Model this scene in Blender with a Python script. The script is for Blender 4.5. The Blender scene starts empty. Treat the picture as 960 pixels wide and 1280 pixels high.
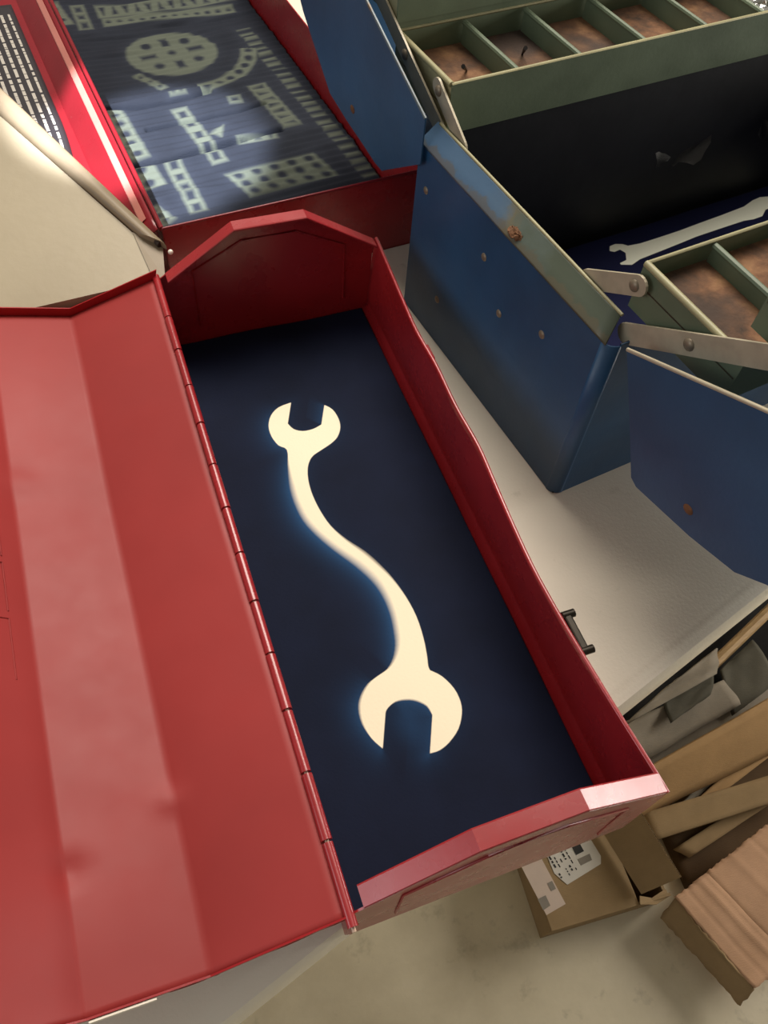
import bpy, bmesh, math, random
import numpy as np
from mathutils import Vector, Matrix, Euler

SC = bpy.context.scene
COL = SC.collection
PI = math.pi

# ------------------------------------------------------------------ camera
CAM_R = ((0.93932551, -0.33781724, 0.05955747),
         (-0.24889787, -0.7906904, -0.55933758),
         (0.2360454, 0.51057634, -0.82679766))
CAM_C = Vector((-0.03026265, -0.05902419, 0.52379713))
FPX = 1021.634
cd = bpy.data.cameras.new('camera')
cam = bpy.data.objects.new('camera', cd)
COL.objects.link(cam)
r0, r1, r2 = (Vector(r) for r in CAM_R)
cam.matrix_world = Matrix(((r0.x, -r1.x, -r2.x, CAM_C.x), (r0.y, -r1.y, -r2.y, CAM_C.y),
                           (r0.z, -r1.z, -r2.z, CAM_C.z), (0, 0, 0, 1)))
cd.sensor_fit = 'VERTICAL'
cd.sensor_height = 24.0
cd.sensor_width = 18.0
cd.lens = FPX / 1280 * 24.0
cd.clip_start = 0.02
cd.clip_end = 60
SC.camera = cam

# ------------------------------------------------------------------ light
SC.view_settings.view_transform = 'Standard'
SC.view_settings.look = 'None'
SC.view_settings.exposure = 0.0
SC.view_settings.gamma = 1.0
SC.view_settings.use_curve_mapping = False
wd = bpy.data.worlds.new('room_light')
SC.world = wd
wd.use_nodes = True
wd.node_tree.nodes['Background'].inputs[0].default_value = (1.0, 0.92, 0.80, 1)
wd.node_tree.nodes['Background'].inputs[1].default_value = 0.22


def area(name, loc, target, sx, sy, power, col):
    l = bpy.data.lights.new(name, 'AREA')
    l.shape = 'RECTANGLE'
    l.size = sx
    l.size_y = sy
    l.energy = power
    l.color = col
    o = bpy.data.objects.new(name, l)
    COL.objects.link(o)
    o.location = loc
    o.rotation_euler = (Vector(target) - Vector(loc)).to_track_quat('-Z', 'Y').to_euler()
    return o


area('ceiling_lamp', (0.55, 1.15, 1.75), (0.1, 0.3, 0.0), 1.5, 0.9, 54, (1.0, 0.925, 0.82))
area('window_light', (2.4, 0.18, 0.42), (0.1, 0.0, 0.1), 0.9, 0.75, 36, (1.0, 0.95, 0.88))
area('window_light', (-2.2, -0.1, 0.95), (0.2, 0.2, 0.0), 1.2, 1.0, 14, (0.93, 0.96, 1.0))  # added fill for the left-facing panels, not a window
sp = bpy.data.lights.new('work_lamp', 'SPOT')  # added unseen spot that makes the lit patch on the printed cloth
sp.energy = 480
sp.color = (0.86, 0.90, 1.0)
sp.spot_size = math.radians(9.0)
sp.spot_blend = 0.3
sp.shadow_soft_size = 0.015
spo = bpy.data.objects.new('work_lamp', sp)
COL.objects.link(spo)
spo.location = (-0.35, 0.15, 1.30)
spo.rotation_euler = (Vector((0.045, 0.735, 0.02)) - Vector(spo.location)).to_track_quat('-Z', 'Y').to_euler()


# ------------------------------------------------------------------ helpers
def at(u, v, z):
    """world point at height z that the photograph shows at pixel (u, v)"""
    d = r0 * ((u - 480) / FPX) + r1 * ((v - 640) / FPX) + r2
    return CAM_C + d * ((z - CAM_C.z) / d.z)


def lin(c):
    def f(x):
        x /= 255.0
        return x / 12.92 if x <= 0.04045 else ((x + 0.055) / 1.055) ** 2.4
    return (f(c[0]), f(c[1]), f(c[2]), 1)


class N:
    """small wrapper to write node graphs"""

    def __init__(self, name):
        self.m = bpy.data.materials.new(name)
        self.m.use_nodes = True
        self.t = self.m.node_tree
        self.b = self.t.nodes['Principled BSDF']
        self.tc = self.t.nodes.new('ShaderNodeTexCoord')

    def new(self, k, **kw):
        n = self.t.nodes.new(k)
        for a, v in kw.items():
            setattr(n, a, v)
        return n

    def link(self, a, b):
        self.t.links.new(a, b)

    def noise(self, scale, detail=4, rough=.55, stretch=None, dist=0, off=0):
        n = self.new('ShaderNodeTexNoise')
        n.inputs['Scale'].default_value = scale
        n.inputs['Detail'].default_value = detail
        n.inputs['Roughness'].default_value = rough
        n.inputs['Distortion'].default_value = dist
        mp = self.new('ShaderNodeMapping')
        if stretch:
            mp.inputs['Scale'].default_value = stretch
        mp.inputs['Location'].default_value = (off, off * .7, off * .3)
        self.link(self.tc.outputs['Object'], mp.inputs[0])
        self.link(mp.outputs[0], n.inputs['Vector'])
        return n.outputs['Fac']

    def ramp(self, fac, stops):
        r = self.new('ShaderNodeValToRGB')
        el = r.color_ramp.elements
        while len(el) < len(stops):
            el.new(0.5)
        for e, (p, c) in zip(el, stops):
            e.position = p
            e.color = c if len(c) == 4 else (*c, 1)
        self.link(fac, r.inputs[0])
        return r.outputs[0]

    def mix(self, fac, a, b):
        m = self.new('ShaderNodeMix', data_type='RGBA')
        for s, v in ((m.inputs[0], fac), (m.inputs[6], a), (m.inputs[7], b)):
            if isinstance(v, (int, float, tuple)):
                s.default_value = v
            else:
                self.link(v, s)
        return m.outputs[2]

    def math(self, op, a, b=0.0, clamp=False):
        m = self.new('ShaderNodeMath', operation=op, use_clamp=clamp)
        for s, v in zip(m.inputs, (a, b)):
            if isinstance(v, (int, float)):
                s.default_value = v
            else:
                self.link(v, s)
        return m.outputs[0]

    def bump(self, h, dist, strength=1.0):
        b = self.new('ShaderNodeBump')
        b.inputs['Strength'].default_value = strength
        b.inputs['Distance'].default_value = dist
        self.link(h, b.inputs['Height'])
        self.link(b.outputs[0], self.b.inputs['Normal'])

    def color(self, c):
        if isinstance(c, tuple):
            self.b.inputs['Base Color'].default_value = c
        else:
            self.link(c, self.b.inputs['Base Color'])

    def rough(self, r):
        if isinstance(r, (int, float)):
            self.b.inputs['Roughness'].default_value = r
        else:
            self.link(r, self.b.inputs['Roughness'])


BW = ((0, (0, 0, 0)), (1, (1, 1, 1)))


def paint(name, col, rough=.35, var=.12, wear=None, wear_at=.68, spec=.5, scale=14, bump=.0004, chip=0):
    """enamel on sheet metal: faint tone drift, orange peel, optional worn or rusty spots"""
    n = N(name)
    c = lin(col)
    dark = tuple(x * (1 - 1.4 * var) for x in c[:3]) + (1,)
    lite = tuple(min(1, x * (1 + var)) for x in c[:3]) + (1,)
    base = n.ramp(n.noise(scale, 5), ((.3, dark), (.7, lite)))
    if wear:
        m = n.ramp(n.noise(26, 6, .62, off=3 + chip), ((wear_at, (0, 0, 0)), (wear_at + .05, (1, 1, 1))))
        base = n.mix(m, base, lin(wear))
    n.color(base)
    n.rough(n.math('ADD', n.math('MULTIPLY', n.noise(40, 3), .16), rough - .08))
    n.b.inputs['Specular IOR Level'].default_value = spec
    n.bump(n.noise(300, 2), bump, .25)
    return n.m


def plain(name, col, rough=.6, metal=0., var=.1, scale=30, bump=0.0, bscale=200, stretch=None):
    n = N(name)
    c = lin(col)
    n.color(n.ramp(n.noise(scale, 5, .6, stretch), ((.3, tuple(x * (1 - var) for x in c[:3])), (.7, tuple(min(1, x * (1 + var)) for x in c[:3])))))
    n.rough(rough)
    n.b.inputs['Metallic'].default_value = metal
    if bump:
        n.bump(n.noise(bscale, 3, stretch=stretch), bump, .6)
    return n.m


M = {}
M['red'] = paint('red_enamel', (150, 32, 36), .28, .1, spec=.8, bump=.0001)
M['red_lid'] = paint('red_enamel_lid', (150, 50, 48), .5, .08, scale=7, spec=.34, bump=.0001)
M['red_dark'] = paint('red_enamel_old', (150, 18, 24), .36, .14)
M['red_worn'] = paint('worn_red_enamel', (122, 22, 31), .3, .1, wear=(196, 150, 140), wear_at=.66)
M['pink_worn'] = paint('pale_worn_red', (190, 120, 108), .3, .12)  # colour of the painted reflection on the second lid
M['bare'] = plain('bare_edge_metal', (176, 150, 132), .4, .5, .15)
M['blue'] = paint('blue_enamel', (30, 72, 108), .45, .2, wear=(92, 66, 44), wear_at=.715, scale=9)
M['blue_grey'] = paint('worn_blue_enamel', (92, 106, 112), .42, .4, wear=(112, 92, 66), wear_at=.6, scale=11)
M['green'] = paint('green_enamel', (94, 106, 84), .5, .12, scale=20)
M['green_edge'] = paint('worn_green_enamel', (150, 144, 108), .45, .12, scale=30)
M['inner'] = plain('black_inner_paint', (19, 20, 22), .5, 0, .55, 14, .0006, 40)
M['steel'] = plain('dull_steel', (170, 160, 138), .42, .15, .14, 60, .0002, 150)
M['rivet'] = plain('rivet_steel', (128, 116, 98), .45, .4, .1)
M['dark_metal'] = plain('blackened_brass', (40, 33, 24), .4, .6, .25)
M['rust'] = plain('rust_lump', (104, 70, 44), .9, 0, .35, 160, .0008, 300)
M['cream'] = plain('cream_enamel', (160, 147, 122), .45, 0, .06, 9, .0003, 120)
M['tan'] = plain('tan_enamel', (132, 116, 92), .5, 0, .1, 40)
M['hole'] = plain('dark_tube_inside', (48, 36, 26), .8)
M['screw'] = plain('white_screw', (226, 216, 200), .35, .1)
M['wood'] = plain('beech_wood', (172, 140, 96), .6, 0, .2, 20, stretch=(1, 8, 8))
M['legs'] = plain('beige_leg_enamel', (150, 134, 104), .5, 0, .1)
M['paper'] = plain('torn_grey_paper', (236, 234, 228), .85, 0, .1, 60)
M['scrap'] = plain('grey_flaked_paint', (150, 146, 140), .8, 0, .15, 60)
M['foil'] = plain('crumpled_foil', (190, 190, 186), .25, .8, .1)
M['nail'] = plain('black_nail', (22, 18, 15), .6, .3)


def shoulder_mat():
    n = N('worn_shoulder_enamel')
    sx = n.new('ShaderNodeSeparateXYZ')
    n.link(n.tc.outputs['Object'], sx.inputs[0])
    f = n.math('ADD', n.math('MULTIPLY', sx.outputs[1], 5.0), n.math('SUBTRACT', n.math('MULTIPLY', n.noise(30, 5, off=2), .5), .35))
    c = n.ramp(f, ((.30, lin((72, 80, 66))), (.40, lin((80, 90, 82))), (.50, lin((98, 94, 76))), (.56, lin((78, 98, 116))), (.75, lin((70, 96, 122)))))
    g = n.ramp(n.math('ADD', n.math('MULTIPLY', sx.outputs[0], -60), n.math('ADD', n.noise(60, 5, .6), .15)), ((.42, (0, 0, 0)), (.52, (1, 1, 1))))
    c = n.mix(n.math('MULTIPLY', g, .55), c, lin((92, 82, 62)))
    n.color(c)
    n.rough(.42)
    n.bump(n.noise(90, 4), .0006, .4)
    return n.m


M['shoulder'] = shoulder_mat()


def rusty_tray():
    n = N('rusty_tray_floor')
    a = n.ramp(n.noise(38, 7, .65), ((.32, lin((58, 44, 34))), (.5, lin((112, 78, 54))), (.7, lin((150, 112, 78)))))
    m = n.ramp(n.noise(9, 4, .6, off=5), ((.46, (0, 0, 0)), (.62, (1, 1, 1))))
    n.color(n.mix(m, a, lin((66, 52, 44))))
    n.rough(.9)
    n.bump(n.noise(220, 4), .0012, .7)
    return n.m


M['rusty'] = rusty_tray()


def table_mat():
    n = N('cream_table_plastic')
    a = n.ramp(n.noise(6, 4), ((.3, lin((214, 206, 188))), (.7, lin((228, 221, 204)))))
    m = n.ramp(n.noise(42, 5, .6, off=2), ((.66, (0, 0, 0)), (.76, (1, 1, 1))))
    n.color(n.mix(n.math('MULTIPLY', m, .35), a, lin((150, 138, 112))))
    n.rough(.42)
    n.bump(n.noise(420, 2), .0004, .35)
    return n.m


M['table'] = table_mat()


def concrete():
    n = N('stained_concrete')
    a = n.ramp(n.noise(3.2, 7, .6), ((.3, lin((178, 165, 138))), (.5, lin((204, 192, 164))), (.72, lin((226, 214, 188)))))
    m = n.ramp(n.noise(24, 5, .65, off=4), ((.58, (0, 0, 0)), (.7, (1, 1, 1))))
    n.color(n.mix(n.math('MULTIPLY', m, .3), a, lin((108, 98, 76))))
    n.rough(n.ramp(n.noise(4, 4, off=9), ((.35, (.28, .28, .28)), (.7, (.55, .55, .55)))))
    n.bump(n.noise(60, 5), .002, .2)
    return n.m


M['floor'] = concrete()


def cardboard(name, col, var=.1):
    n = N(name)
    c = lin(col)
    lo = tuple(x * (1 - var) for x in c[:3])
    hi = tuple(x * (1 + var) for x in c[:3])
    n.color(n.ramp(n.noise(22, 6, .6), ((.3, lo), (.7, hi))))
    n.rough(.85)
    n.b.inputs['Specular IOR Level'].default_value = .2
    n.bump(n.noise(160, 4, stretch=(1, 6, 1)), .0012, .35)
    return n.m


M['card'] = cardboard('brown_cardboard', (146, 122, 88))
M['card_light'] = cardboard('tan_cardboard', (168, 134, 92))
M['card_pink'] = cardboard('pinkish_cardboard', (192, 152, 120))
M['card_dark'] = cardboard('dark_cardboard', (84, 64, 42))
M['felt'] = cardboard('grey_packing_paper', (136, 126, 110), .14)
M['black_bag'] = cardboard('black_plastic', (22, 20, 18), .3)  # near-black that paints the shade below the table edge
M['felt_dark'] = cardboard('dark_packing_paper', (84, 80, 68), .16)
M['label'] = plain('white_label_paper', (206, 200, 188), .7, 0, .05)
M['label_pink'] = plain('pale_label_paper', (196, 176, 160), .7, 0, .06)
M['ink'] = plain('black_ink', (36, 33, 30), .7)
M['ink_grey'] = plain('grey_ink', (128, 120, 108), .7)


def obj(name, bm, mat, parent=None, smooth=None, solid=0, off=0, bevel=0, recalc=True):
    if recalc:
        bmesh.ops.recalc_face_normals(bm, faces=bm.faces[:])
    me = bpy.data.meshes.new(name)
    bm.to_mesh(me)
    bm.free()
    if smooth is not None:
        for p in me.polygons:
            p.use_smooth = True
        me.set_sharp_from_angle(angle=math.radians(smooth))
    for m in (mat if isinstance(mat, (list, tuple)) else [mat]):
        me.materials.append(M[m] if isinstance(m, str) else m)
    o = bpy.data.objects.new(name, me)
    COL.objects.link(o)
    if parent:
        o.parent = parent
    if solid:
        s = o.modifiers.new('solidify', 'SOLIDIFY')
        s.thickness = solid
        s.offset = off
    if bevel:
        b = o.modifiers.new('bevel', 'BEVEL')
        b.width = bevel
        b.segments = 2
        b.limit_method = 'ANGLE'
        b.angle_limit = math.radians(40)
    return o


def thing(name, label, cat, loc=(0, 0, 0), rz=0, group=None):
    o = bpy.data.objects.new(name, None)
    o.empty_display_size = .05
    COL.objects.link(o)
    o.location = loc
    o.rotation_euler = (0, 0, rz)
    return tag(o, label, cat, group)


def tag(o, label, cat, group=None):
    o['label'] = label
    o['category'] = cat
    if group:
        o['group'] = group
    return o


def part_label(o, label):
    o['label'] = label
    return o


def base_at(o, p):
    """move an object's origin to p without moving its vertices in the world"""
    p = Vector(p)
    o.data.transform(Matrix.Translation(-p))
    o.location = p
    return o


def box(bm, c, s, rot=None):
    m = Matrix.Translation(Vector(c))
    if rot:
        m = m @ Euler(rot).to_matrix().to_4x4()
    m = m @ Matrix.Diagonal((*s, 1))
    return bmesh.ops.create_cube(bm, size=1, matrix=m)


def plate(bm, pts, vec):
    """polygon extruded by a vector: a sheet with real thickness"""
    v = Vector(vec)
    a = [bm.verts.new(Vector(p)) for p in pts]
    b = [bm.verts.new(Vector(p) + v) for p in pts]
    n = len(a)
    bm.faces.new(a)
    bm.faces.new(b[::-1])
    for i in range(n):
        bm.faces.new((a[i], b[i], b[(i + 1) % n], a[(i + 1) % n]))


def grid(bm, rows, close=False):
    """rows of points -> quads"""
    vs = [[bm.verts.new(Vector(p)) for p in r] for r in rows]
    for i in range(len(vs) - 1):
        k = len(vs[i])
        for j in range(k if close else k - 1):
            bm.faces.new((vs[i][j], vs[i][(j + 1) % k], vs[i + 1][(j + 1) % k], vs[i + 1][j]))
    return vs


def tube(bm, pts, r, n=8, cap=True):
    pts = [Vector(p) for p in pts]
    rows = []
    up = None
    for i, p in enumerate(pts):
        d = (pts[min(i + 1, len(pts) - 1)] - pts[max(i - 1, 0)]).normalized()
        if up is None:
            up = Vector((0, 0, 1)) if abs(d.z) < .9 else Vector((1, 0, 0))
        x = d.cross(up).normalized()
        y = x.cross(d).normalized()
        rr = r[i] if isinstance(r, (list, tuple)) else r
        rows.append([p + x * rr * math.cos(2 * PI * k / n) + y * rr * math.sin(2 * PI * k / n) for k in range(n)])
    vs = grid(bm, rows, True)
    if cap:
        bm.faces.new(vs[0])
        bm.faces.new(vs[-1][::-1])


def dome(bm, c, axis, r, h, n=12):
    """rivet head: low dome standing on a surface"""
    ax = Vector(axis).normalized()
    u = ax.orthogonal().normalized()
    w = ax.cross(u)
    c = Vector(c)
    rows = []
    for k in range(4):
        t = k / 4 * PI / 2
        rows.append([c + ax * h * math.sin(t) + (u * math.cos(2 * PI * i / n) + w * math.sin(2 * PI * i / n)) * r * math.cos(t) for i in range(n)])
    vs = grid(bm, rows, True)
    top = bm.verts.new(c + ax * h)
    for i in range(n):
        bm.faces.new((vs[-1][i], vs[-1][(i + 1) % n], top))
    bm.faces.new(vs[0][::-1])


def sdf_poly(P, poly):
    """signed distance (negative inside) of points P (n,2) to a closed polygon"""
    poly = np.asarray(poly, float)
    a = poly
    b = np.roll(poly, -1, 0)
    d = np.full(len(P), 1e9)
    ins = np.zeros(len(P), bool)
    for (ax, ay), (bx, by) in zip(a, b):
        e = np.array((bx - ax, by - ay))
        w = P - (ax, ay)
        t = np.clip((w @ e) / max(e @ e, 1e-12), 0, 1)
        q = w - t[:, None] * e
        d = np.minimum(d, np.sqrt((q ** 2).sum(1)))
        c = (P[:, 1] >= ay) != (P[:, 1] >= by)
        with np.errstate(divide='ignore', invalid='ignore'):
            xi = ax + (P[:, 1] - ay) * (bx - ax) / (by - ay)
        ins ^= c & (P[:, 0] < xi)
    return np.where(ins, -d, d)


def sheet_grid(name, X, Y, Z, attrs, mat, parent=None):
    """a cloth as a grid of points (2-D arrays) carrying float attributes of its print"""
    ny, nx = X.shape
    me = bpy.data.meshes.new(name)
    idx = np.arange(nx * ny).reshape(ny, nx)
    f = np.stack((idx[:-1, :-1], idx[:-1, 1:], idx[1:, 1:], idx[1:, :-1]), -1).reshape(-1, 4)
    me.from_pydata(np.stack((X, Y, Z), -1).reshape(-1, 3).tolist(), [], f.tolist())
    for k, a in attrs.items():
        at_ = me.attributes.new(k, 'FLOAT', 'POINT')
        at_.data.foreach_set('value', np.asarray(a, np.float32).ravel())
    me.materials.append(mat)
    for p in me.polygons:
        p.use_smooth = True
    o = bpy.data.objects.new(name, me)
    COL.objects.link(o)
    if parent:
        o.parent = parent
    s = o.modifiers.new('solidify', 'SOLIDIFY')
    s.thickness = .0008
    s.offset = -1
    return o


def cyanotype(name, navy, halo, white, soft=.0006, weave=1.0, bump=.0003):
    """sun print on cloth: white where an object lay, blue glow round it, navy elsewhere"""
    n = N(name)
    d = n.new('ShaderNodeAttribute', attribute_name='d').outputs['Fac']
    h = n.new('ShaderNodeAttribute', attribute_name='halo').outputs['Fac']
    s = n.new('ShaderNodeAttribute', attribute_name='soft').outputs['Fac']
    w = n.math('SUBTRACT', .5, n.math('DIVIDE', d, n.math('MAXIMUM', s, soft)), True)
    nv = n.ramp(n.noise(16, 5, .6), ((.3, tuple(x * .8 for x in lin(navy)[:3])), (.7, tuple(x * 1.2 for x in lin(navy)[:3]))))
    c = n.mix(h, nv, lin(halo))
    n.color(n.mix(w, c, lin(white)))
    n.rough(.8)
    n.b.inputs['Specular IOR Level'].default_value = .15
    n.bump(n.noise(500, 3, stretch=(1, weave, 1)), bump, .5)
    return n.m


M['print1'] = cyanotype('wrench_cyanotype', (16, 23, 43), (44, 90, 138), (248, 234, 206))
M['print2'] = cyanotype('straight_wrench_cyanotype', (15, 19, 52), (15, 19, 54), (240, 240, 222))
M['print3'] = cyanotype('construction_set_cyanotype', (33, 37, 46), (50, 55, 66), (88, 94, 84), .0016, 5, .0012)

# ------------------------------------------------------------------ floor and table
FZ = -.73
bm = bmesh.new()
box(bm, (.3, .6, FZ - .025), (8, 8, .05))
o = obj('floor', bm, 'floor')
o['kind'] = 'structure'

TA = math.radians(16.7)
table = thing('folding_table', 'cream plastic folding table carrying all the toolboxes', 'table', (.2196, .0632, FZ), TA)
TL, TR, TD, TH = -1.15, .95, 1.35, -FZ         # local extents, top at z = TH
bm = bmesh.new()
prof = [(0.000, TH - .034), (0.000, TH - .010), (.0010, TH - .005), (.0035, TH - .0015), (.0085, TH), (.016, TH + .0002)]
ins = prof + [(.034, TH)]


def ring(off, z):
    return [(TL + off, off, z), (TR - off, off, z), (TR - off, TD - off, z), (TL + off, TD - off, z)]


vs = grid(bm, [ring(o_, z_) for o_, z_ in ins], True)
bm.faces.new(vs[-1])
bm.faces.new(vs[0][::-1])
obj('table_top', bm, 'table', table, smooth=35)
for (x, y) in ((TL + .25, .1), (TR - .25, .1), (TL + .25, TD - .1), (TR - .25, TD - .1)):
    bm = bmesh.new()
    tube(bm, [(x, y, .0), (x, y, TH - .033)], .014, 12)
    obj('leg', bm, 'legs', table, smooth=40)
for x in (TL + .25, TR - .25):
    bm = bmesh.new()
    tube(bm, [(x, .1, .25), (x, TD - .1, .25)], .011, 10)
    obj('cross_bar', bm, 'legs', table, smooth=40)

# ------------------------------------------------------------------ red toolbox in the foreground
L, W, H, D, PA, PB, LF = .48, .1812, .0768, .0401, .0637, .1223, .0021
T = .0012
red = thing('metal_toolbox', 'long red metal toolbox in the foreground, lid folded open to the left', 'toolbox', (0, 0, 0))
bm = bmesh.new()
box(bm, (W / 2, L / 2, .001), (W - .002, L + .0085, .0016))
obj('bottom_panel', bm, 'red_dark', red)

# rear (hinge) wall
bm = bmesh.new()
plate(bm, [(0, -.004, .0004), (0, L + .004, .0004), (0, L + .004, H - .003), (0, -.010, H - .003), (0, -.010, .05)], (-T, 0, 0))
obj('rear_wall', bm, 'red', red)

# front wall with its dented rim
ypts = [-.0046, .05, .0718, .11, .1477, .1824, .2263, .2478, .2872, .3324, .3688, .4204, .4846]
xtop = [.1833, .1785, .1770, .1745, .1735, .1752, .1783, .1803, .1785, .1806, .1788, .1822, .1866]


def xt(y):
    return float(np.interp(y, ypts, xtop))


bm = bmesh.new()
rows = []
ys = [-.0046 + (.4892 * i / 60) for i in range(61)]
for zf in (0, .03, .1, .2, .35, .5, .65, .8, .92, 1.0):
    row = []
    for y in ys:
        xb = W
        if zf == 0:
            row.append((W - .007, y, .0022))
            continue
        tt = (zf - .03) / .97
        ya = float(np.mean([xt(min(max(y + dy, -.0046), .4846)) for dy in (-.012, -.006, 0, .006, .012)]))
        row.append((xb + (ya - xb) * tt ** 1.6, y, .0085 + (H - .0085) * tt))
    rows.append(row)
grid(bm, rows)
top = rows[-1]
obj('front_wall', bm, 'red', red, smooth=50, solid=T, off=0)
bm = bmesh.new()
tube(bm, [(p[0], p[1], p[2]) for p in top], .0016, 8)
obj('rim_bead', bm, 'red', red, smooth=60)

# end panels: hexagonal tops, folded flange, pressed outline
END = [(0, .0004), (W, .0004), (W + LF, H), (PB, H + D), (PA, H + D), (0, H - .002)]
TOPL = [(.007, H + .0025), (PA, H + D), (PB, H + D), (W + LF, H)]


def end_panel(y, sgn):
    bm = bmesh.new()
    plate(bm, [(x, y, z) for x, z in END], (0, sgn * T, 0))
    # flange folded towards the inside, rounded at the fold
    rows = []
    for dy, dz in ((0, -.001), (.0002, .0008), (.0006, .0012), (.0108, .0012), (.0116, .0007), (.0117, -.0008)):
        r = []
        for i, (x, z) in enumerate(TOPL):
            r.append((x, y + sgn * dy, z + dz))
        rows.append(r)
    sub = []
    for r in rows:
        q = []
        for i in range(3):
            a, b = Vector(r[i]), Vector(r[i + 1])
            for f in (0, .03, .97):
                q.append(a.lerp(b, f))
        q.append(Vector(r[3]))
        sub.append(q)
    grid(bm, sub)
    o = obj('end_panel', bm, 'red', red, smooth=24)
    # pressed outline ridge on both faces
    ip = [(.028, .020), (.028, .078), (PA + .007, H + D - .017), (PB - .007, H + D - .017), (W - .024, .078), (W - .024, .020)]
    for yy in (y - sgn * .0003, y + sgn * (T + .0003)):
        bm = bmesh.new()
        tube(bm, [(x, yy, z) for x, z in ip], .0009, 6)
        obj('pressed_ridge', bm, 'red', o, smooth=60)
    return o


end_panel(-.0046, 1)
end_panel(L + .0046, -1)

# hinge: rolled knuckles on the rear rim
gaps = [.487, .436, .3995, .362, .325, .287, .250, .214, .178, .142, .106, .069, .032, -.011]
for i in range(len(gaps) - 1):
    bm = bmesh.new()
    a, b = gaps[i], gaps[i + 1]
    tube(bm, [(-.0006, a - .0007, H), (-.0006, b + .0007, H)], .0031 if i % 2 else .0029, 12)
    obj('hinge_knuckle', bm, 'red', red, smooth=50)
bm = bmesh.new()
tube(bm, [(-.0006, .488, H), (-.0006, -.0125, H)], .0013, 8)
obj('hinge_pin', bm, 'bare', red, smooth=50)

# lid: three facets, hanging open at 165 degrees
ANG = math.radians(165)
ca, sa = math.cos(ANG), math.sin(ANG)


def lidpt(c, s, y):
    return Vector((c * ca - s * sa - .0012, y, H + c * sa + s * ca))


lp = []
FR = (0, .1, .22, .34, .46, .58, .70, .80, .88, .955, 1)
for i in FR:
    lp.append((PA * i, D * i))
for i in (.04, .1, .2, .32, .44, .56, .68, .80, .9, .97, 1):
    lp.append((PA + (PB - PA) * i, D))
for i in (.035, .1, .2, .3, .42, .54, .66, .78, .9, 1):
    lp.append((PB + (W - PB) * i, D - D * i))
dents = [(.0655, .085, .0045, .0022), (.1205, .062, .005, -.0026), (.118, .318, .007, .0016), (.093, .295, .03, -.0012), (.145, .05, .03, .002),
         (.03, .30, .05, -.0016), (.09, .42, .05, .0022), (.035, .13, .06, .0012)]
bm = bmesh.new()
rows = []
rnd = random.Random(4)
for j in range(121):
    y = -.0055 + .490 * j / 120
    row = []
    for (c, s) in lp:
        n = 0
        for (dc, dy, r, a) in dents:
            n += a * math.exp(-((c - dc) ** 2 + (y - dy) ** 2) / (2 * r * r))
        p = lidpt(c, s - n, y)
        if j == 0:
            p.y += rnd.uniform(-.0006, .0006)
        row.append(p)
    rows.append(row)
grid(bm, rows)
lid = obj('lid', bm, 'red_lid', red, smooth=45, solid=.001, off=1)
bm = bmesh.new()
tube(bm, [lidpt(PA + (PB - PA) * t, D - .0012, -.0066) for t in (.45, .7, .98)], .0009, 6)
part_label(obj('bare_edge', bm, 'screw', lid), 'bright bare metal edge')
for y, hgt in ((.4845, .0085), (-.0052, .0028)):
    bm = bmesh.new()
    grid(bm, [[lidpt(c, s, y) for c, s in lp], [lidpt(c, s - hgt, y) for c, s in lp]])
    obj('edge_flange', bm, 'red_dark', lid, solid=.001)
bm = bmesh.new()
tube(bm, [lidpt(W, -.001, -.0055), lidpt(W, -.001, .4845)], .0018, 8)
obj('rim_bead', bm, 'red_lid', lid, smooth=60)
# faint pressed outline on the third facet
bm = bmesh.new()
for ya, yb in ((.17, .21), (.215, .25), (.255, .30)):
    pts = [(.134, ya), (.134, yb)]
    q = [lidpt(c, D - (c - PB) / (W - PB) * D - .0003, y) for c, y in pts]
    tube(bm, q, .0005, 6)
    q = [lidpt(c, D - (c - PB) / (W - PB) * D - .0003, y) for c, y in ((.134, yb), (.142, yb))]
    tube(bm, q, .0005, 6)
obj('pressed_mark', bm, 'red_lid', lid, smooth=60)

# draw latch and hasp on the outside of the front wall
bm = bmesh.new()
y0, y1 = .0885, .1165
plate(bm, [(W + .0012, y0, .050), (W + .0012, y1, .050), (W + .0012, y1, .066), (W + .0012, y0, .066)], (.0055, 0, 0))
la = obj('latch', bm, 'dark_metal', red, bevel=.0012)
for yy in (y0 + .001, y1 - .001):
    bm = bmesh.new()
    tube(bm, [(W + .001, yy, .064), (W + .0095, yy, .064)], .0028, 10)
    obj('latch_pivot', bm, 'dark_metal', la, smooth=50)
bm = bmesh.new()
plate(bm, [(W + .0008, .347, .050), (W + .0008, .367, .050), (W + .0008, .365, .0655), (W + .0008, .349, .0655)], (.0065, 0, 0))
obj('hasp', bm, 'red_dark', red, bevel=.0012)

# ------------------------------------------------------------------ cyanotype of the S-shaped wrench
ZP = .0042
WR = [(117, 62), (106, 132), (125, 150), (155, 157), (190, 150), (218, 135), (228, 70), (255, 85), (275, 115), (281, 145), (272, 175), (250, 198),
      (215, 222), (190, 240), (177, 262), (172, 290), (176, 330), (190, 375), (215, 425), (250, 475), (300, 520), (360, 562), (410, 605), (455, 650),
      (500, 710), (535, 775), (558, 845), (570, 905), (574, 940), (580, 955), (620, 975), (660, 1015), (682, 1060), (686, 1100), (675, 1150),
      (645, 1195), (612, 1222), (580, 1232), (588, 1105), (570, 1075), (535, 1057), (500, 1053), (465, 1060), (440, 1080), (432, 1095), (423, 1215),
      (385, 1180), (355, 1130), (345, 1080), (352, 1040), (375, 1000), (405, 975), (440, 950), (462, 915), (472, 870), (468, 820), (455, 760), (430, 700),
      (395, 650), (340, 600), (270, 550), (210, 500), (165, 450), (135, 390), (118, 330), (108, 270), (103, 220), (75, 205), (52, 175), (42, 140),
      (50, 105), (75, 78)]


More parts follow.
